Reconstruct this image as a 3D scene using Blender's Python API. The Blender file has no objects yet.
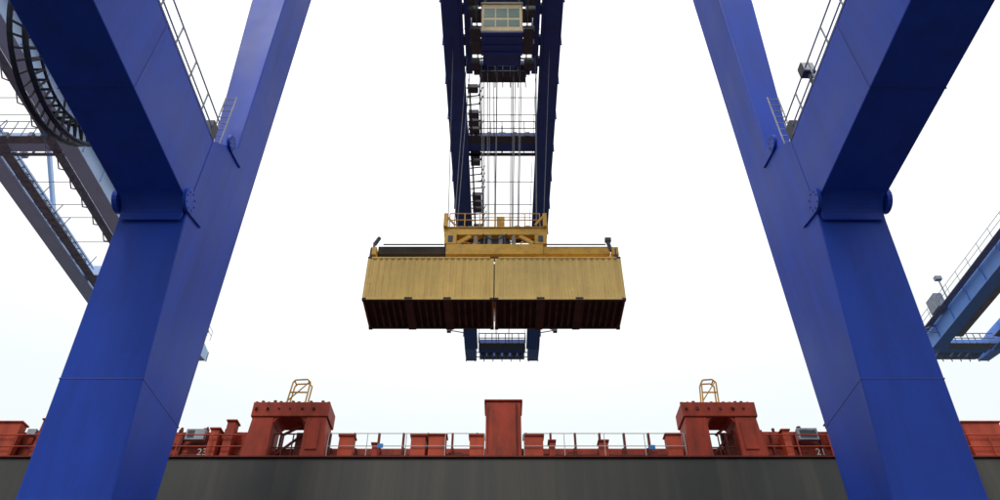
import bpy, math, random
from mathutils import Vector
random.seed(7)
sc = bpy.context.scene
sc.view_settings.view_transform = 'Standard'
sc.view_settings.look = 'None'
sc.view_settings.exposure = 0

# ---------------------------------------------------------------- materials
def mat(name, col, rough=0.5, var=0.15, scale=1.5, dirt=None, dirt_amt=0.0, dirt_scale=3.0,
        streak=(1, 1, 1), metal=0.0, bump=0.0, spec=0.5, spots=None, spot_amt=0.0):
    m = bpy.data.materials.new(name); m.use_nodes = True
    nt = m.node_tree; N = nt.nodes; L = nt.links
    b = N['Principled BSDF']
    b.inputs['Roughness'].default_value = rough
    b.inputs['Metallic'].default_value = metal
    b.inputs['Specular IOR Level'].default_value = spec
    tc = N.new('ShaderNodeTexCoord')
    n1 = N.new('ShaderNodeTexNoise'); n1.inputs['Scale'].default_value = scale
    n1.inputs['Detail'].default_value = 6
    L.new(tc.outputs['Object'], n1.inputs['Vector'])
    r = N.new('ShaderNodeValToRGB')
    r.color_ramp.elements[0].position = 0.3; r.color_ramp.elements[1].position = 0.7
    r.color_ramp.elements[0].color = (*[c * (1 - var) for c in col], 1)
    r.color_ramp.elements[1].color = (*[min(1, c * (1 + var)) for c in col], 1)
    L.new(n1.outputs['Fac'], r.inputs['Fac'])
    out = r.outputs['Color']
    def layer(out, c2, amt, sc2, stretch, lo, hi):
        mp = N.new('ShaderNodeMapping'); mp.inputs['Scale'].default_value = stretch
        L.new(tc.outputs['Object'], mp.inputs['Vector'])
        n2 = N.new('ShaderNodeTexNoise'); n2.inputs['Scale'].default_value = sc2
        n2.inputs['Detail'].default_value = 8; n2.inputs['Roughness'].default_value = 0.65
        L.new(mp.outputs[0], n2.inputs['Vector'])
        mr = N.new('ShaderNodeMapRange')
        mr.inputs['From Min'].default_value = lo; mr.inputs['From Max'].default_value = hi
        mr.inputs['To Max'].default_value = amt
        L.new(n2.outputs['Fac'], mr.inputs['Value'])
        mx = N.new('ShaderNodeMix'); mx.data_type = 'RGBA'
        L.new(mr.outputs[0], mx.inputs['Factor'])
        L.new(out, mx.inputs['A']); mx.inputs['B'].default_value = (*c2, 1)
        return mx.outputs['Result']
    if dirt: out = layer(out, dirt, dirt_amt, dirt_scale, streak, 0.45, 0.72)
    if spots: out = layer(out, spots, spot_amt, 9.0, (1, 1, 1), 0.62, 0.70)
    L.new(out, b.inputs['Base Color'])
    mr = N.new('ShaderNodeMapRange')
    mr.inputs['To Min'].default_value = max(0.05, rough - 0.12); mr.inputs['To Max'].default_value = min(1, rough + 0.15)
    L.new(n1.outputs['Fac'], mr.inputs['Value']); L.new(mr.outputs[0], b.inputs['Roughness'])
    if bump:
        bp = N.new('ShaderNodeBump'); bp.inputs['Strength'].default_value = bump
        bp.inputs['Distance'].default_value = 0.02
        n3 = N.new('ShaderNodeTexNoise'); n3.inputs['Scale'].default_value = 0.9
        n3.inputs['Detail'].default_value = 3
        L.new(tc.outputs['Object'], n3.inputs['Vector'])
        L.new(n3.outputs['Fac'], bp.inputs['Height']); L.new(bp.outputs[0], b.inputs['Normal'])
    return m

M_blue = mat('blue_paint', (0.016, 0.068, 0.50), 0.48, 0.08, 0.5, (0.014, 0.04, 0.26), 0.55, 1.0, (1.5, 1.5, 0.12), bump=0.25, spec=0.28, spots=(0.03, 0.05, 0.16), spot_amt=0.35)
M_bluedk = mat('boom_blue_paint', (0.03, 0.075, 0.30), 0.55, 0.15, 0.6, (0.03, 0.04, 0.12), 0.5, 1.0, spec=0.4)  # boom blue, lightened slightly to imitate a veil of haze
M_bluelt = mat('haze_pale_blue_paint', (0.42, 0.58, 0.86), 0.5, 0.08, 0.4, (0.45, 0.52, 0.62), 0.4, 1.0)  # aerial haze put into the colour: crane blue made paler for distance
M_bluemd = mat('haze_mid_blue_paint', (0.10, 0.25, 0.70), 0.5, 0.12, 0.4, (0.2, 0.3, 0.5), 0.4, 1.0)  # lighter blue stands in for haze on the right neighbour
M_seam = mat('weld_seam_paint', (0.014, 0.045, 0.35), 0.5, 0.1, 2)
M_galv = mat('galvanised_steel', (0.36, 0.38, 0.42), 0.55, 0.2, 3, (0.2, 0.12, 0.07), 0.3, 4)
M_dark = mat('dark_machinery', (0.05, 0.055, 0.075), 0.6, 0.3, 3, (0.1, 0.07, 0.05), 0.3, 3)  # dark base raised a little, imitating haze over the machinery
M_darkb = mat('haze_pale_steel', (0.20, 0.23, 0.30), 0.6, 0.3, 3, (0.25, 0.2, 0.17), 0.3, 3)  # machinery colour paled for the neighbouring cranes, haze painted in
M_rope = mat('wire_rope', (0.13, 0.13, 0.15), 0.5, 0.2, 6)
M_blk = mat('black_rubber', (0.015, 0.016, 0.022), 0.6, 0.2, 4)
M_tan = mat('tan_container_paint', (0.80, 0.53, 0.145), 0.6, 0.09, 0.8, (0.50, 0.31, 0.09), 0.5, 2.0, (2.0, 1, 0.25), spots=(0.30, 0.14, 0.04), spot_amt=0.6)
M_tan2 = mat('tan_container_paint_aged', (0.81, 0.55, 0.165), 0.6, 0.10, 0.9, (0.50, 0.33, 0.11), 0.5, 2.2, (2.0, 1, 0.25), spots=(0.30, 0.14, 0.04), spot_amt=0.6)
M_under = mat('container_underbody', (0.050, 0.042, 0.036), 0.85, 0.35, 1.5, (0.11, 0.08, 0.055), 0.7, 1.4, spec=0.2)
M_floor = mat('container_floor_underside', (0.030, 0.028, 0.027), 0.9, 0.3, 2, (0.07, 0.058, 0.048), 0.5, 1.2, spec=0.2)
M_yel = mat('spreader_yellow', (0.74, 0.40, 0.035), 0.5, 0.12, 1.2, (0.25, 0.13, 0.03), 0.6, 2.5, spots=(0.08, 0.04, 0.02), spot_amt=0.8)
M_red = mat('ship_red_paint', (0.42, 0.055, 0.026), 0.6, 0.22, 1.2, (0.14, 0.03, 0.018), 0.75, 2.0, (1.5, 1.5, 0.35), spots=(0.08, 0.03, 0.02), spot_amt=0.8, spec=0.25)
M_redor = mat('ship_orange_red_paint', (0.54, 0.085, 0.040), 0.6, 0.2, 1.2, (0.22, 0.04, 0.02), 0.6, 2.0, (1.5, 1.5, 0.35), spec=0.25)
M_reddk = mat('ship_dark_red_paint', (0.16, 0.028, 0.018), 0.6, 0.25, 1.2, (0.07, 0.02, 0.015), 0.7, 2.0, (1.5, 1.5, 0.35), spec=0.25)
M_hull = mat('hull_dark_paint', (0.045, 0.043, 0.035), 0.5, 0.2, 0.25, (0.10, 0.088, 0.062), 0.7, 0.9, (1.6, 1, 0.07), bump=0.5, spots=(0.10, 0.05, 0.03), spot_amt=0.3)
M_white = mat('white_paint', (0.6, 0.6, 0.57), 0.5, 0.08, 2, (0.4, 0.25, 0.15), 0.4, 4)
M_cab = mat('cab_cream_paint', (0.66, 0.50, 0.24), 0.5, 0.1, 2, (0.3, 0.2, 0.09), 0.4, 3)
M_glass = mat('tinted_cab_glass', (0.02, 0.12, 0.09), 0.3, 0.1, 1, spec=0.3)
M_bsign = mat('blue_sign_paint', (0.02, 0.2, 0.55), 0.5, 0.1, 2)
M_conc = mat('quay_concrete', (0.085, 0.083, 0.08), 0.85, 0.2, 0.25, (0.04, 0.04, 0.04), 0.6, 0.4)
M_water = mat('harbour_water', (0.02, 0.045, 0.045), 0.12, 0.2, 0.1, bump=0.8)
M_lens = mat('lamp_lens', (0.55, 0.56, 0.55), 0.2, 0.05, 3)

# ---------------------------------------------------------------- builder
class B:
    def __init__(s, name, m, parent=None, bevel=0):
        s.name = name; s.m = m; s.p = parent; s.v = []; s.f = []; s.bev = bevel
    def hexa(s, p):
        o = len(s.v); s.v += [tuple(q) for q in p]
        for f in ((0, 3, 2, 1), (4, 5, 6, 7), (0, 1, 5, 4), (1, 2, 6, 5), (2, 3, 7, 6), (3, 0, 4, 7)):
            s.f.append(tuple(o + i for i in f))
    def box(s, x0, x1, y0, y1, z0, z1):
        if x0 > x1: x0, x1 = x1, x0
        s.hexa([(x0, y0, z0), (x1, y0, z0), (x1, y1, z0), (x0, y1, z0), (x0, y0, z1), (x1, y0, z1), (x1, y1, z1), (x0, y1, z1)])
    def loft(s, secs):
        o = len(s.v); n = len(secs[0])
        for r in secs: s.v += [tuple(q) for q in r]
        for k in range(len(secs) - 1):
            for i in range(n):
                a = o + k * n + i; b = o + k * n + (i + 1) % n
                s.f.append((a, b, b + n, a + n))
        s.f.append(tuple(o + i for i in reversed(range(n))))
        s.f.append(tuple(o + (len(secs) - 1) * n + i for i in range(n)))
    def tube(s, a, b, r, n=6, r2=None):
        a = Vector(a); b = Vector(b); d = b - a
        if d.length < 1e-5: return
        d.normalize(); up = Vector((0, 0, 1)) if abs(d.z) < 0.95 else Vector((1, 0, 0))
        u = d.cross(up).normalized(); w = d.cross(u)
        r2 = r if r2 is None else r2
        ring = lambda c, rr: [c + u * rr * math.cos(t) + w * rr * math.sin(t) for t in [2 * math.pi * i / n for i in range(n)]]
        s.loft([ring(a, r), ring(b, r2)])
    def bar(s, a, b, w, h):
        a = Vector(a); b = Vector(b); d = (b - a).normalized()
        up = Vector((0, 0, 1)) if abs(d.z) < 0.95 else Vector((0, 1, 0))
        u = d.cross(up).normalized() * w / 2; k = u.cross(d).normalized() * h / 2
        s.loft([[c - u - k, c + u - k, c + u + k, c - u + k] for c in (a, b)])
    def path(s, pts, r, n=6):
        for a, b in zip(pts, pts[1:]): s.tube(a, b, r, n)
    def done(s):
        me = bpy.data.meshes.new(s.name); me.from_pydata(s.v, [], s.f); me.update()
        import bmesh
        bm = bmesh.new(); bm.from_mesh(me); bmesh.ops.recalc_face_normals(bm, faces=bm.faces)
        bm.to_mesh(me); bm.free()
        ob = bpy.data.objects.new(s.name, me); sc.collection.objects.link(ob)
        me.materials.append(s.m)
        if s.p: ob.parent = s.p
        if s.bev:
            md = ob.modifiers.new('bevel', 'BEVEL'); md.width = s.bev; md.segments = 2; md.limit_method = 'ANGLE'
        return ob
def empty(name, loc=(0, 0, 0)):
    e = bpy.data.objects.new(name, None); e.location = loc; sc.collection.objects.link(e); return e

def railing(b, a, c, h=1.1, step=1.5, r=0.03, mids=2):
    a = Vector(a); c = Vector(c); n = max(1, int(round((c - a).length / step)))
    z = Vector((0, 0, 1))
    for k in range(mids): b.tube(a + z * h * (k + 1) / mids, c + z * h * (k + 1) / mids, r)
    for i in range(n + 1):
        p = a + (c - a) * i / n; b.tube(p, p + z * h, r)

# ---------------------------------------------------------------- gantry crane
def crane(cx, paint, boompaint, main=False, trolley_y=28.0):
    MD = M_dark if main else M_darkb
    P = empty('gantry_crane', (cx, 0, 0))
    for sx in (-1, 1):
        leg = B('leg', paint, P, bevel=0.035)
        def ring(z, xi, xo, yf, yb):
            return [(sx * xi, yf, z), (sx * xo, yf, z), (sx * xo, yb, z), (sx * xi, yb, z)]
        leg.loft([ring(-0.4, 8.5, 10.85, 16.4, 17.75), ring(6.3, 8.5, 10.6, 15.7, 17.75), ring(13.9, 8.5, 10.28, 14.4, 17.75),
                  ring(16.5, 8.5, 10.28, 14.4, 17.75), ring(17.9, 8.5, 9.35, 15.9, 17.75), ring(26, 8.5, 9.8, 15.6, 17.75), ring(38, 8.5, 10.2, 15.4, 17.75)])
        leg.done()
        beam = B('portal_beam', paint, P, bevel=0.03)
        beam.box(sx * 8.505, sx * 10.275, -13.2, 14.39, 13.9, 16.5)
        beam.done()
        kn = B('joint_plates', paint, P, bevel=0.01)
        for (yy, zz, rr) in ((14.3, 13.95, 0.34), (15.35, 17.5, 0.26)):
            kn.tube((sx * 8.42, yy, zz), (sx * 8.52, yy, zz), rr, 24)
            kn.loft([[(sx * x, yy, zz - rr), (sx * x, yy + 1.0, zz - rr * .2), (sx * x, yy + 1.0, zz + rr * .6), (sx * x, yy, zz + rr)] for x in (8.44, 8.51)])
        kn.tube((sx * 10.26, 14.3, 13.95), (sx * 10.40, 14.3, 13.95), 0.36, 20)
        arc = [(14.38 - 0.55 * (1 - math.cos(t)), 13.35 + 0.548 * math.sin(t)) for t in [i * math.pi / 16 for i in range(9)]]
        kn.loft([[(sx * x, yv, zv) for yv, zv in arc] + [(sx * x, 14.45, 13.895)] for x in (8.56, 10.22)])
        kn.done()
        bolts = B('joint_bolts', M_seam, P)
        for (yy, zz, rr) in ((14.3, 13.95, 0.25), (15.35, 17.5, 0.19)):
            for k in range(8):
                t = k * math.pi / 4
                c = (yy + rr * math.cos(t), zz + rr * math.sin(t))
                bolts.tube((sx * 8.40, c[0], c[1]), (sx * 8.43, c[0], c[1]), 0.025, 6)
        bolts.done()
        sm = B('weld_seams', M_seam if main else paint, P)
        def fr(z):
            if z < 6.3: t = (z + .4) / 6.7; return 16.4 - .7 * t, 10.85 - .25 * t
            t = (z - 6.3) / 7.6; return 15.7 - 1.3 * t, 10.6 - .32 * t
        for z in (3.0, 9.0):
            yf, xo = fr(z)
            sm.box(sx * 8.493, sx * (xo + .006), yf - 0.008, 17.757, z, z + 0.03)
        for y in (10.5, 4.0, -3.0): sm.box(sx * 8.497, sx * 10.283, y, y + 0.03, 13.892, 16.508)
        sm.done()
        lb = B('landside_leg', paint, P, bevel=0.03)
        lb.loft([[(sx * 8.5, -15.2, z), (sx * 10.3, -15.2, z), (sx * 10.3, -13.22, z), (sx * 8.5, -13.22, z)] for z in (-0.4, 38)])
        lb.done()
        rl = B('portal_beam_railing', M_galv, P)
        railing(rl, (sx * 8.65, -12, 16.5), (sx * 8.65, 14.6, 16.5), 1.1, 1.1, 0.026)
        railing(rl, (sx * 10.1, -12, 16.5), (sx * 10.1, 14.0, 16.5), 1.1, 1.6, 0.026)
        rl.tube((sx * 8.62, -12, 16.75), (sx * 8.62, 14.3, 16.75), 0.04)
        for z in range(10): rl.tube((sx * 8.75, 15.2, 17.6 + z * .3 - .8), (sx * 9.1, 15.2, 17.6 + z * .3 - .8), 0.018)
        for xx in (8.75, 9.1): rl.tube((sx * xx, 15.2, 16.5), (sx * xx, 15.2, 19.6), 0.024)
        rl.done()
        jb = B('junction_box', M_dark, P, bevel=0.01); jb.box(sx * 8.6, sx * 8.85, 14.25, 14.6, 16.7, 17.3); jb.done()
        st = B('stay_pipe', boompaint, P)
        st.bar((sx * 3.4, 45, 42.4), (sx * 3.4, 17, 68), 0.25, 0.35)
        st.bar((sx * 3.4, -18, 42.4), (sx * 3.4, 16, 68), 0.25, 0.35)
        st.bar((sx * 9.3, 16.6, 38), (sx * 3.6, 16.6, 68), 0.9, 0.9)
        st.bar((sx * 9.3, -14.2, 38), (sx * 3.6, 15, 66), 0.5, 0.5)
        st.done()
        g = B('boom_girder', boompaint, P, bevel=0.03)
        g.box(sx * 2.6, sx * 3.7, -25, 62, 40, 42)
        g.hexa([(sx * 2.6, 62.01, 40), (sx * 3.7, 62.01, 40), (sx * 3.7, 65, 40.5), (sx * 2.6, 65, 40.5), (sx * 2.6, 62.01, 42), (sx * 3.7, 62.01, 42), (sx * 3.7, 65, 41.6), (sx * 2.6, 65, 41.6)])
        g.done()
        fl = B('boom_flange', boompaint, P)
        fl.box(sx * 2.4, sx * 2.598, -25, 62, 40.02, 40.14)
        for y in range(-24, 62, 3):
            fl.box(sx * 3.701, sx * 3.8, y, y + 0.08, 40.2, 41.9)
            fl.box(sx * 2.5, sx * 2.599, y, y + 0.08, 40.15, 41.9)
        fl.box(sx * 2.597, sx * 3.703, 33.0, 33.12, 39.98, 40.0); fl.box(sx * 2.597, sx * 3.703, 48, 48.12, 39.98, 40.0)
        fl.done()
        if not main:
            wk = B('boom_walkway', MD, P)
            wk.box(sx * 3.81, sx * 4.5, -24, 62, 41.6, 41.66)
            railing(wk, (sx * 4.45, -24, 41.66), (sx * 4.45, 63, 41.66), 1.1, 2.0, 0.025)
            wk.done()
    sl = B('upper_cross_beam', paint, P, bevel=0.03)
    for y in (16.3, -15.1): sl.box(-8.49, 8.49, y, y + 1.3, 36, 38.4)
    sl.done()
    bg = B('travel_bogies', M_dark, P)
    for sx in (-1, 1):
        for y in (17.1, -14.2):
            bg.box(sx * 6.6, sx * 12.8, y - 0.45, y + 0.45, -1.0, -0.42)
            for k in range(6):
                c = sx * (7.1 + k * 1.03)
                bg.tube((c, y - 0.15, -1.25), (c, y + 0.15, -1.25), 0.34, 14)
    bg.done()
    cb = B('boom_cross_beam', boompaint, P, bevel=0.02)
    for y in (-20, -8, 5, 17, 35.2, 50.5):
        cb.box(-2.59, 2.59, y, y + 0.9, 40.25, 41.3)
    cb.box(-2.34, 2.34, 62.2, 63.2, 40.3, 41.3)
    cb.box(-2.3, 2.3, 64.3, 64.9, 40.6, 41.1)
    cb.done()
    fit = B('boom_fittings', MD, P)
    for y0, y1 in ((30.5, 34.8), (36.4, 50)):
        fit.tube((-2.15, y0, 40.3), (-2.15, y1, 40.3), 0.05); fit.tube((-1.5, y0, 40.5), (-1.5, y1, 40.5), 0.045)
        y = y0
        while y < y1:
            fit.tube((-2.4, y, 40.35), (-1.45, y, 40.5), 0.05, 5)
            if random.random() < 0.5: fit.box(-2.3, -1.6, y - 0.25, y + 0.25, 40.1, 40.45)
            if random.random() < 0.4: fit.tube((-1.6, y, 40.5), (-1.3, y, 41.4), 0.04, 5)
            y += 0.72
    for y in (31.5, 33, 39.5, 42, 43.5, 46.5):
        fit.tube((-2.4, y, 40.6), (2.4, y, 40.6), 0.03, 5)
    for y in (34.5, 36.3):
        railing(fit, (-2.4, y, 40.2), (2.4, y, 40.2), 1.5, 0.8, 0.035)
    fit.box(-2.5, 2.5, 34.5, 35.19, 40.1, 40.16)
    fit.box(-2.5, 2.5, 36.12, 36.4, 40.1, 40.16)
    fit.tube((0, 36.2, 40.2), (0, 36.2, 43.2), 0.06); fit.box(-0.25, 0.25, 36.0, 36.4, 41.9, 42.3)
    for x in (-1.8, -0.9, 0.9, 1.8): fit.box(x - 0.15, x + 0.15, 34.2, 34.5, 39.8, 40.2)
    fit.box(-2.3, 2.3, 61.0, 62.1, 40.05, 40.11)
    railing(fit, (-2.3, 61.0, 40.1), (2.3, 61.0, 40.1), 1.1, 0.7, 0.05)
    railing(fit, (-3.7, 65.1, 40.5), (3.7, 65.1, 40.5), 1.1, 0.9, 0.05)
    for x in (-1.9, -1.2, -0.4, 0.4, 1.2, 1.9):
        fit.tube((x, 63.3, 40.5), (x, 64.2, 40.5), 0.3, 10)
    for sx in (-1, 1):
        fit.tube((sx * 3.7, 60, 41.5), (sx * 5.2, 60, 40.9), 0.07); fit.tube((sx * 3.7, 60, 40.6), (sx * 5.2, 60, 40.9), 0.05)
        fit.box(sx * 5.0, sx * 5.4, 59.8, 60.2, 40.7, 41.0)
    if not main:      # festoon track and masts on the neighbours
        fit.box(1.5, 2.2, 10, 60, 40.2, 40.26)
        fit.box(-2.3, -1.5, 10, 60, 40.15, 40.2)
        for y in range(10, 60, 2):
            fit.tube((1.85, y, 40.2), (1.85, y + 1, 39.4), 0.05, 5); fit.tube((1.85, y + 1, 39.4), (1.85, y + 2, 40.2), 0.05, 5)
        for y in (24, 40, 56):
            fit.tube((-4.2, y, 41.6), (-4.2, y, 44.4), 0.07); fit.box(-4.5, -3.9, y - .2, y + .2, 44.0, 44.4)
            fit.box(-4.6, -3.8, y + 1, y + 2.6, 41.7, 43.2)
    fit.done()
    mh = B('machinery_house', M_cab, P, bevel=0.05)
    mh.box(-4, 4, -22, -9, 42.3, 47); mh.done()
    ty = trolley_y
    tr = B('trolley_frame', boompaint, P, bevel=0.01)
    for sx in (-1, 1):
        tr.box(sx * 1.9, sx * 2.3, ty - 6.5, ty + 0.9, 39.7, 40.4)
        tr.box(sx * 0.9, sx * 1.2, ty - 4.0, ty + 0.6, 39.5, 40.0)
    for y in (-6.3, -4.4, -2.2, 0.3): tr.box(-1.89, 1.89, ty + y, ty + y + 0.45, 39.8, 40.35)
    tr.box(-1.1, 1.1, ty - 3.6, ty - 0.4, 39.1, 39.49)
    tr.done()
    tm = B('trolley_machinery', MD, P)
    for sx in (-1, 1):
        for y in (-5.6, -3.4, -1.2, 0.4):
            tm.tube((sx * 2.32, ty + y, 40.4), (sx * 2.55, ty + y, 40.4), 0.35, 14)
            tm.tube((sx * 1.25, ty + y, 39.6), (sx * 1.8, ty + y, 39.6), 0.42, 14)
        for y in (-5.0, -4.2, -2.8, -1.9, -0.5):
            tm.tube((sx * 1.2, ty + y, 39.4), (sx * 2.3, ty + y + 0.5, 39.9), 0.06)
            tm.box(sx * 1.4, sx * 2.0, ty + y, ty + y + 0.5, 38.9, 39.5)
        tm.tube((sx * 1.5, ty - 5.4, 38.6), (sx * 1.5, ty - 1, 38.6), 0.04)
    for x in (-0.8, -0.25, 0.3, 0.85): tm.tube((x, ty - 3.0, 38.8), (x, ty - 0.9, 38.8), 0.2, 10)
    tm.box(-1.4, 1.5, ty + 0.1, ty + 0.9, 38.9, 38.98)
    railing(tm, (-1.4, ty + 0.1, 38.3), (1.5, ty + 0.1, 38.3), 1.1, 0.5, 0.035)
    railing(tm, (-1.4, ty + 0.9, 38.3), (1.5, ty + 0.9, 38.3), 1.1, 0.5, 0.035)
    tm.done()
    y0 = ty - 5.0
    cab = B('operator_cab', M_cab, P, bevel=0.04)
    cab.box(-1.15, 1.15, y0, y0 + 1.5, 35.5, 38.2); cab.box(-1.2, 1.2, y0 - .05, y0 + 1.55, 38.21, 38.4)
    cab.done()
    cg = B('cab_windows', M_glass, P)
    for z0, z1 in ((35.95, 36.6), (36.85, 37.75)):
        for x in (-1.02, -0.33, 0.36): cg.box(x, x + 0.62, y0 - 0.012, y0 - 0.004, z0, z1)
    for sx in (-1, 1): cg.box(sx * 1.154, sx * 1.162, y0 + .2, y0 + 1.3, 36.2, 37.7)
    cg.done()
    cf = B('cab_floor', M_bluedk if main else MD, P)
    cf.box(-1.16, 1.16, y0 + 0.02, y0 + 1.52, 35.40, 35.498)
    for yy in (.3, .8, 1.25): cf.box(-1.1, 1.1, y0 + yy, y0 + yy + .08, 35.3, 35.399)
    cf.box(-1.0, 1.0, y0 + 1.56, y0 + 2.9, 36.4, 38.0)
    cf.done()
    cs = B('cab_hangers', MD, P)
    for sx in (-1, 1):
        for y in (0.1, 1.4): cs.tube((sx * 1.0, y0 + y, 38.41), (sx * 1.0, y0 + y, 39.8), 0.09)
        cs.box(sx * 1.2, sx * 1.75, y0 + 0.1, y0 + 1.8, 35.9, 35.96)
    railing(cs, (-1.7, y0 + 0.1, 35.96), (-1.7, y0 + 1.8, 35.96), 1.0, 0.6, 0.03)
    railing(cs, (1.7, y0 + 0.1, 35.96), (1.7, y0 + 1.8, 35.96), 1.0, 0.6, 0.03)
    cs.done()
    return P

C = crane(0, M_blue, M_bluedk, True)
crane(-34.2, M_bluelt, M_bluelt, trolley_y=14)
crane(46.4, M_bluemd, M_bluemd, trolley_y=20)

# cable reel on the outside of the left portal beam
rc = Vector((-12.3, 12.5, 18.2)); rb = B('cable_reel', M_blk, C)
nseg = 48
for xo in (-0.2, 0.2):
    for R, r in ((2.65, 0.075), (2.1, 0.045), (0.5, 0.08)):
        pts = [rc + Vector((xo, R * math.cos(2 * math.pi * i / nseg), R * math.sin(2 * math.pi * i / nseg))) for i in range(nseg + 1)]
        rb.path(pts, r)
    for i in range(nseg):
        t = 2 * math.pi * i / nseg
        rr0 = 0.45 if i % 8 == 0 else 2.1
        rb.tube(rc + Vector((xo, rr0 * math.cos(t), rr0 * math.sin(t))), rc + Vector((xo, 2.65 * math.cos(t), 2.65 * math.sin(t))), 0.035)
for i in range(nseg):
    t = 2 * math.pi * i / nseg
    rb.tube(rc + Vector((-.2, 2.1 * math.cos(t), 2.1 * math.sin(t))), rc + Vector((.2, 2.1 * math.cos(t), 2.1 * math.sin(t))), 0.04)
rb.tube(rc + Vector((-0.4, 0, 0)), rc + Vector((2.3, 0, 0)), 0.25, 12)
rb.bar((-10.1, 12.5, 16.5), (-10.1, 12.5, 18.4), 0.5, 0.5)
rb.done()
for x, y in ((8.75, 12.7),):
    f = B('floodlight', M_dark, C); f.tube((x, y, 16.5), (x, y, 17.5), 0.05); f.box(x - .18, x + .18, y - .1, y + .16, 17.45, 17.85)
    f.tube((x, y, 17.7), (x + .1, y + .5, 18.3), 0.03); f.done()
    f = B('floodlight_lens', M_lens, C); f.box(x - .15, x + .15, y - .12, y - .104, 17.49, 17.81); f.done()

rp = B('hoist_ropes', M_rope, C)
for x0, x1 in ((-2.2, -2.45), (-1.3, -1.0), (-0.9, -0.75), (0.75, 0.5), (1.15, 0.8), (2.1, 1.75)):
    rp.tube((x0, 27.4, 39.8), (x1, 27.9, 25.2), 0.024, 5)
    rp.tube((x0 + 0.12, 28.7, 39.8), (x1 + 0.05, 28.9, 25.2), 0.024, 5)
for x, x1 in ((-3.1, -2.75), (3.0, 2.1)):
    rp.tube((x, 27.2, 40.0), (x1, 27.9, 25.0), 0.02, 5)
for x in (-2.5, 2.5, -0.6, 0.7):
    rp.tube((x, 30, 40.5), (x, 62, 40.5), 0.02, 5); rp.tube((x * .9, 30, 40.7), (x * .9, 62, 40.7), 0.02, 5)
rp.tube((-0.3, 27.6, 39), (-0.35, 28, 25.5), 0.04, 6)
rp.done()

# ---------------------------------------------------------------- spreader
S = empty('container_spreader', (-0.37, 28.5, 22.92))
s = B('spreader_beams', M_yel, S, bevel=0.015)
for y in (-0.95, 0.6):
    s.box(-2.4, 2.4, y, y + 0.36, 0.35, 1.0)
    s.box(2.41, 5.7, y + 0.05, y + 0.31, 0.4, 0.88)
for x in (-6.05, 5.75): s.box(x, x + 0.3, -1.2, 1.2, 0.12, 0.6)
s.done()
s = B('spreader_arm_dark', M_under, S, bevel=0.01)  # left arm takes the dark underbody colour
for y in (-0.9, 0.65): s.box(-5.74, -2.41, y, y + 0.26, 0.4, 0.88)
s.done()
s = B('headblock', M_yel, S, bevel=0.02)
s.box(-2.55, 2.65, -0.8, -0.45, 1.75, 2.2); s.box(-2.55, 2.65, 0.45, 0.8, 1.75, 2.2)
s.box(-2.6, 2.7, -0.86, -0.4, 2.201, 2.26)
s.box(-2.5, -1.9, -0.95, 0.95, 1.02, 1.74); s.box(2.0, 2.6, -0.95, 0.95, 1.02, 1.74)
s.box(-2.55, -2.2, -0.44, 0.44, 1.8, 2.5); s.box(2.3, 2.65, -0.44, 0.44, 1.8, 2.5)
s.bar((-1.9, -0.85, 1.1), (-1.2, -0.7, 1.74), 0.12, 0.2); s.bar((1.95, -0.85, 1.1), (1.25, -0.7, 1.74), 0.12, 0.2)
for x in (-2.5, 2.55):
    s.bar((x, -0.9, 2.2), (x, -0.9, 3.1), 0.2, 0.14)
    s.bar((x, -0.9, 3.0), (x * .8, -0.9, 2.3), 0.1, 0.1)
s.done()
s = B('headblock_machinery', M_dark, S)
s.box(-0.75, 0.78, -0.5, 0.5, 1.05, 1.74)
for x in (-1.75, -1.2, 1.15, 1.7): s.tube((x, -0.2, 2.5), (x, 0.2, 2.5), 0.42, 16)
for x in (-0.5, 0.5): s.tube((x, -0.7, 1.0), (x, -0.7, 1.75), 0.07, 8)
for x in (-2.2, 2.3): s.box(x - .12, x + .12, -0.97, -0.951, 1.15, 1.55)
s.box(-6.0, -5.9, -1.0, -0.9, 0.6, 1.1); s.tube((-5.95, -0.9, 1.0), (-5.75, -0.9, 1.45), 0.1)
s.tube((5.75, -0.9, 0.6), (5.6, -0.9, 1.3), 0.1); s.box(5.5, 5.8, -1.0, -0.8, 1.2, 1.4)
for x in (-6.0, 5.9):
    for y in (-1.15, 1.15): s.tube((x, y, -0.05), (x, y, 0.5), 0.07)
s.tube((-5.5, -0.97, 0.95), (-2.5, -0.97, 0.95), 0.035); s.tube((2.5, -0.97, 0.95), (5.5, -0.97, 0.95), 0.035)
hose = [Vector((-0.6 + i * .12, -0.9, 1.7 - 0.35 * math.sin(i * math.pi / 10))) for i in range(11)]
s.path(hose, 0.035)
s.done()
s = B('headblock_railing', M_yel, S)
railing(s, (-2.3, -0.85, 2.26), (2.3, -0.85, 2.26), 0.9, 0.75, 0.028)
railing(s, (-2.3, 0.85, 2.2), (2.3, 0.85, 2.2), 0.9, 0.9, 0.028)
s.box(0.1, 0.5, -0.7, -0.4, 2.27, 3.1)
s.done()
s = B('coil_springs', M_white, S)
for x in (-0.95, -0.25, 0.3, 0.95):
    pts = [Vector((x + 0.09 * math.cos(t * 0.9), -0.78 + 0.09 * math.sin(t * 0.9), 1.0 + t * 0.011)) for t in range(0, 56)]
    s.path(pts, 0.022, 5)
s.done()

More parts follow.
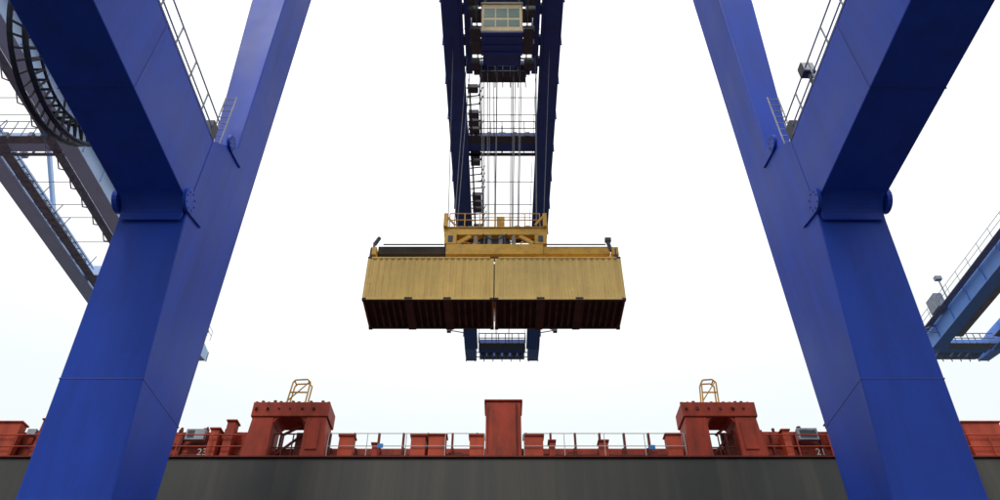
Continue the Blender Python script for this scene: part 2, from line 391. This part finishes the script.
# ---------------------------------------------------------------- containers
def container(x0, tan):
    Lc, W, H = 6.075, 2.44, 2.6
    P = empty('shipping_container', (x0, 27.3, 20.3))
    fr = B('frame', tan, P, bevel=0.01)
    for x in (0, Lc - 0.16):
        for y in (0, W - 0.16): fr.box(x, x + 0.16, y, y + 0.16, 0.12, H - 0.12)
    for y in (0.0, W - 0.1):
        fr.box(0.17, Lc - 0.17, y + .01, y + 0.09, H - 0.1, H - 0.01)
    for x in (0.01, Lc - 0.13):
        fr.box(x, x + 0.12, 0.17, W - 0.17, H - 0.13, H - 0.01)
    fr.box(0.17, Lc - 0.17, 0.01, 0.04, 0.03, 0.17); fr.box(0.17, Lc - 0.17, W - 0.04, W - 0.01, 0.03, 0.17)
    for x in (0.01, Lc - 0.04): fr.box(x, x + 0.03, 0.17, W - 0.17, 0.03, 0.17)
    fr.done()
    sd = B('corrugated_walls', tan, P)
    def corr(a, b, fixed, axis, sgn):
        n = int((b - a) / 0.28); w = (b - a) / n; prof = []
        for i in range(n):
            s0 = a + i * w
            prof += [(s0, 0.0), (s0 + w * .26, 0.0), (s0 + w * .5, 0.045), (s0 + w * .76, 0.045)]
        prof.append((b, 0.0))
        o = len(sd.v)
        for t, dd in prof:
            for z in (0.17, H - 0.1):
                sd.v.append((t, fixed + sgn * dd, z) if axis == 'x' else (fixed + sgn * dd, t, z))
        for i in range(len(prof) - 1):
            sd.f.append((o + 2 * i, o + 2 * i + 2, o + 2 * i + 3, o + 2 * i + 1))
    corr(0.16, Lc - 0.16, 0.03, 'x', 1); corr(0.16, Lc - 0.16, W - 0.03, 'x', -1)
    corr(0.16, W - 0.16, 0.03, 'y', 1); corr(0.16, W - 0.16, Lc - 0.03, 'y', -1)
    sd.box(0.05, Lc - 0.05, 0.09, W - 0.09, H - 0.06, H - 0.03)
    sd.done()
    cc = B('corner_castings', M_under, P, bevel=0.01)
    for x in (-0.005, Lc - 0.173):
        for y in (-0.005, W - 0.157):
            for z in (0, H - 0.118): cc.box(x, x + 0.178, y, y + 0.162, z, z + 0.118)
    cc.done()
    fl = B('floor', M_floor, P); fl.box(0.13, Lc - 0.13, 0.16, W - 0.16, 0.165, 0.19); fl.done()
    bt = B('bottom_rails', M_under, P)
    bt.box(0.18, Lc - 0.18, 0.045, 0.15, 0.015, 0.16); bt.box(0.18, Lc - 0.18, W - .15, W - .045, 0.015, 0.16)
    bt.box(0.045, 0.13, 0.165, W - .165, 0.016, 0.16); bt.box(Lc - 0.13, Lc - .045, 0.165, W - .165, 0.016, 0.16)
    bt.done()
    cm = B('cross_members', M_under, P)
    x = 0.42
    while x < Lc - 0.3:
        cm.box(x, x + 0.05, 0.16, W - 0.16, 0.04, 0.162); cm.box(x + 0.05, x + 0.11, 0.16, W - 0.16, 0.04, 0.05)
        x += 0.305
    for px in (1.95, 3.75):
        cm.box(px, px + 0.36, 0.005, W - 0.005, 0.0, 0.007)
        cm.box(px, px + 0.36, 0.0, 0.008, 0.045, 0.155)
    cm.done()
    dp = B('door_lock_rods', M_galv, P)
    for y in (0.45, 0.85, 1.55, 1.95): dp.tube((-0.02, y, 0.15), (-0.02, y, H - .15), 0.018)
    dp.done()
container(-6.47, M_tan)
container(-0.345, M_tan2)

# ---------------------------------------------------------------- ship
K = empty('container_ship')
h = B('hull', M_hull, K, bevel=0.05)
h.loft([[(-95, 30, z0), (-95, 50, z0), (80, 55, z0), (110, 39, z0), (80, 23, z0), (-80, 23, z0)] for z0 in (-6, 10.59)])
h.done()
h = B('hull_weld_strakes', M_hull, K)
for z in (8.75,): h.box(-79, 79, 22.985, 22.999, z, z + 0.03)
for x in range(-78, 78, 6): h.box(x, x + 0.03, 22.988, 22.9985, 2, 8.74)
h.done()
h = B('sheer_bar', M_reddk, K, bevel=0.01); h.box(-80, 80, 22.93, 23.3, 10.592, 10.65); h.done()
h = B('hatch_coaming', M_red, K, bevel=0.02)
h.box(-75, 75, 24.2, 24.5, 10.6, 11.5)
h.box(-75, -8.9, 23.75, 24.0, 10.6, 11.9); h.box(9.0, 75, 23.75, 24.0, 10.6, 11.92)
h.done()
h = B('coaming_stays', M_reddk, K)
x = -74.0
while x < 75:
    h.box(x, x + 0.07, 24.0, 24.19, 10.6, 11.42)
    h.box(x, x + 0.07, 23.6, 23.745, 10.6, 11.8)
    x += 0.85
h.box(-75, -9, 23.66, 23.745, 11.35, 11.42); h.box(9.1, 75, 23.66, 23.745, 11.35, 11.42)
h.done()
h = B('hatch_covers', M_reddk, K, bevel=0.03)
x = -74
while x < 70:
    h.box(x, x + 12, 25.3, 50, 10.6, 11.75); x += 12.4
h.done()
def blocks(name, m, lst):
    h = B(name, m, K, bevel=0.015)
    for a, b, z in lst:
        h.box(a, b, 23.25, 23.6, 10.6, z)
        h.box(a - .04, b + .04, 23.2, 23.65, z + .001, z + .06)
    h.done()
blocks('deck_stanchion_blocks', M_redor, ((-5.55, -5.05, 11.5), (-3.1, -2.6, 11.5), (-2.5, -1.9, 11.52), (-1.1, -0.62, 11.5), (0.75, 1.4, 11.5), (5.6, 6.1, 11.55),
    (-10.0, -9.7, 11.75), (-14.6, -14.3, 11.7), (9.6, 9.85, 11.7), (13.3, 13.6, 11.6), (-17.5, -16.6, 12.0), (15.9, 17.2, 12.0)))
blocks('deck_vent_boxes', M_red, ((1.6, 1.8, 11.3), (3.3, 3.6, 11.3), (-4.4, -4.2, 11.2), (-12.6, -12.1, 11.75), (11.3, 11.7, 12.05), (-11.9, -11.5, 11.3), (-9.5, -9.2, 12.05), (-15.9, -15.2, 12.1), (14.3, 14.8, 12.1)))
h = B('deck_pipes', M_reddk, K)
for z, y in ((10.85, 23.45), (11.0, 23.5)): h.tube((-75, y + .2, z), (75, y + .2, z), 0.05)
for i in range(-78, 79, 1):
    if random.random() < 0.7:
        q = i + random.random() * .5; h.box(q, q + random.uniform(.15, .5), 23.72, 23.74 + .1 * random.random(), 10.6, 10.6 + random.uniform(.3, .6))
for i in range(120):
    q = random.uniform(-30, 30)
    if -9 < q < 9: continue
    h.tube((q, 23.8, 11.9), (q, 23.8, 11.95 + random.random() * .22), random.uniform(.03, .09), 8)
h.done()
h = B('pillar_house', M_red, K, bevel=0.03)
h.box(-0.56, 0.66, 23.05, 24.1, 10.6, 12.7); h.box(-0.62, 0.72, 23.0, 24.15, 12.71, 12.78); h.done()
h = B('pillar_fittings', M_reddk, K)
for x in (-.4, -.1, .2, .5): h.tube((x, 23.3, 12.78), (x, 23.3, 12.84), .07, 8)
h.box(-.5, -.47, 23.03, 23.047, 10.8, 12.5); h.tube((0.5, 23.0, 10.7), (0.5, 23.0, 12.6), 0.025); h.done()
def gate(x0, x1, o0, o1):
    g = B('lashing_gate', M_red, K, bevel=0.03)
    g.hexa([(x0 - .12, 23.02, 10.6), (o0, 23.02, 10.6), (o0, 24.0, 10.6), (x0 - .12, 24.0, 10.6), (x0, 23.02, 12.1), (o0, 23.02, 12.1), (o0, 24.0, 12.1), (x0, 24.0, 12.1)])
    g.hexa([(o1, 23.02, 10.6), (x1 + .12, 23.02, 10.6), (x1 + .12, 24.0, 10.6), (o1, 24.0, 10.6), (o1, 23.02, 12.1), (x1, 23.02, 12.1), (x1, 24.0, 12.1), (o1, 24.0, 12.1)])
    g.box(x0 - 0.06, x1 + 0.06, 22.98, 24.05, 12.102, 12.66)
    g.loft([[(o0, y, 12.1), (o0, y, 11.85), (o0 + .1, y, 12.02), (o0 + .22, y, 12.1)] for y in (23.04, 23.98)])
    g.loft([[(o1, y, 12.1), (o1, y, 11.85), (o1 - .1, y, 12.02), (o1 - .22, y, 12.1)] for y in (23.04, 23.98)])
    g.done()
    g = B('gate_door_panels', M_red, K, bevel=0.01)
    g.box(o1 + 0.15, x1 - .15, 22.98, 23.01, 10.9, 11.9)
    g.done()
    d = B('gate_lashing_cones', M_reddk, K)
    x = x0
    while x < x1:
        d.tube((x, 23.15, 12.66), (x, 23.15, 12.66 + random.uniform(.05, .13)), 0.06, 8); x += 0.21
    d.box(o0 + .02, o1 - .02, 23.7, 23.75, 10.6, 11.1)
    d.bar((o0, 23.5, 10.8), (o1, 23.5, 11.8), 0.07, 0.07)
    for k in range(6): d.tube((x0 + .05 + .4 * k + random.random() * .1, 22.97, 12.4), (x0 + .05 + .4 * k, 22.945, 12.4), random.uniform(.03, .07), 8)
    d.done()
    r = B('gate_inner_rails', M_reddk, K)
    railing(r, (o0 + .05, 23.3, 10.6), (o1 - .05, 23.3, 10.6), 1.0, 0.3, 0.025)
    r.tube((o0 + .3, 23.4, 11.6), (o1 - .2, 23.4, 11.95), 0.05)
    r.box(o1 - .35, o1 - .02, 23.5, 23.6, 10.6, 11.75)
    r.done()
gate(-8.6, -6.05, -7.85, -6.75)
gate(6.3, 8.75, 7.05, 8.0)
for xa, xb in ((-7.55, -6.85), (7.05, 7.65)):
    y = B('stanchion_cage', M_yel, K); r = 0.028
    for yy in (23.1, 23.4):
        y.path([(xa, yy, 12.66), (xa + .08, yy, 13.5), (xa + .16, yy, 13.6), (xb - .12, yy, 13.62), (xb, yy, 13.5), (xb - .05, yy, 12.66)], r)
    y.tube((xa + .03, 23.1, 13.1), (xb - .03, 23.1, 13.1), r)
    y.tube((xa, 23.1, 12.75), (xb - .05, 23.1, 13.5), r * .8)
    for xx in (xa + .12, xb - .08): y.tube((xx, 23.1, 13.58), (xx, 23.4, 13.58), r)
    y.done()
w = B('deck_railing', M_white, K)
railing(w, (-5.9, 23.2, 10.65), (-0.6, 23.2, 10.65), 0.92, 1.3, 0.014)
railing(w, (0.75, 23.2, 10.65), (6.2, 23.2, 10.65), 0.92, 1.3, 0.014)
w.done()
w = B('deck_railing_red', M_redor, K)
railing(w, (-22, 23.15, 10.65), (-8.75, 23.15, 10.65), 0.85, 1.1, 0.022)
railing(w, (8.9, 23.15, 10.65), (22, 23.15, 10.65), 0.85, 1.1, 0.022)
for xx in range(-70, -22, 3): w.tube((xx, 23.15, 10.6), (xx, 23.15, 11.5), 0.03)
w.done()
w = B('deck_boxes', M_galv, K, bevel=0.01)
w.box(-10.9, -10.25, 23.4, 23.58, 11.45, 11.85); w.box(10.2, 10.9, 23.4, 23.58, 11.45, 11.88); w.box(-16.4, -16.1, 23.4, 23.58, 11.6, 11.85)
w.box(17.3, 17.7, 23.4, 23.58, 11.65, 11.9)
w.done()
w = B('deck_box_glass', M_dark, K); w.box(-10.83, -10.6, 23.39, 23.397, 11.52, 11.79); w.box(10.27, 10.83, 23.39, 23.397, 11.52, 11.8); w.done()
w = B('blue_signs', M_bsign, K)
w.box(-4.2, -4.0, 23.1, 23.12, 11.0, 11.15); w.box(4.95, 5.15, 23.1, 23.12, 10.95, 11.1); w.done()
def txt(s, x, z, size):
    c = bpy.data.curves.new('bay_number', 'FONT'); c.body = s; c.size = size; c.extrude = 0.004
    o = bpy.data.objects.new('bay_number', c); sc.collection.objects.link(o); c.materials.append(M_white)
    o.location = (x, 23.55, z); o.rotation_euler = (math.pi / 2, 0, 0); o.parent = K
txt('23', -10.4, 10.95, 0.34); txt('21', 10.7, 10.95, 0.34)

# ---------------------------------------------------------------- ground, quay, water
g = B('quay_ground', M_conc); g.box(-3000, 3000, -3000, 20.3, -8, -1.6); g.done()
g = B('crane_rails', M_dark)
for y in (17.1, -14.2): g.box(-300, 300, y - 0.06, y + 0.06, -1.599, -1.57)
g.done()
g = B('quay_line', M_yel); g.box(-300, 300, 19.2, 19.4, -1.599, -1.596); g.done()
g = B('quay_fender', M_blk)
for x in range(-60, 61, 12): g.tube((x, 21.3, -4), (x, 21.3, -1.8), 0.9, 16); g.box(x - .3, x + .3, 20.3, 20.6, -4, -1.9)
g.done()
me = bpy.data.meshes.new('harbour_water'); me.from_pydata([(-3000, 20, -4.5), (3000, 20, -4.5), (3000, 6000, -4.5), (-3000, 6000, -4.5)], [], [(0, 1, 2, 3)])
o = bpy.data.objects.new('harbour_water', me); me.materials.append(M_water); sc.collection.objects.link(o)

# ---------------------------------------------------------------- world / light
w = bpy.data.worlds.new('World'); sc.world = w; w.use_nodes = True
nt = w.node_tree; N = nt.nodes; L = nt.links; bg = N['Background']
sky = N.new('ShaderNodeTexSky'); sky.sky_type = 'NISHITA'; sky.sun_disc = False
sky.sun_elevation = math.radians(55); sky.sun_rotation = math.radians(200)
bw = N.new('ShaderNodeRGBToBW'); L.new(sky.outputs[0], bw.inputs[0])
sm = N.new('ShaderNodeMath'); sm.operation = 'MULTIPLY'; sm.inputs[1].default_value = 0.10; L.new(bw.outputs[0], sm.inputs[0])
tc = N.new('ShaderNodeTexCoord'); sp = N.new('ShaderNodeSeparateXYZ'); L.new(tc.outputs['Generated'], sp.inputs[0])
cr = N.new('ShaderNodeValToRGB'); e = cr.color_ramp.elements
e[0].position = 0.0; e[0].color = (0.72, 0.82, 0.86, 1)
e[1].position = 0.75; e[1].color = (1.3, 1.3, 1.3, 1)
k = e.new(0.45); k.color = (0.89, 0.95, 0.96, 1)
k = e.new(0.60); k.color = (1.1, 1.11, 1.11, 1)
L.new(sp.outputs[2], cr.inputs[0])
mx = N.new('ShaderNodeMix'); mx.data_type = 'RGBA'; mx.inputs['Factor'].default_value = 0.88
L.new(sm.outputs[0], mx.inputs['A']); L.new(cr.outputs[0], mx.inputs['B'])
L.new(mx.outputs['Result'], bg.inputs['Color']); bg.inputs['Strength'].default_value = 1.15
sd = bpy.data.lights.new('sun', 'SUN'); sd.energy = 1.4; sd.angle = math.radians(14); sd.color = (1, 0.96, 0.9)
so = bpy.data.objects.new('sun', sd); sc.collection.objects.link(so)
d = Vector((0.25, 0.7, -1.0))
so.rotation_euler = d.to_track_quat('-Z', 'Y').to_euler()

cd = bpy.data.cameras.new('camera'); cam = bpy.data.objects.new('camera', cd); sc.collection.objects.link(cam)
cd.sensor_width = 36; cd.lens = 26.5; cd.clip_end = 10000; cd.shift_x = -0.002
cam.rotation_euler = (math.radians(130.5), 0, 0); sc.camera = cam
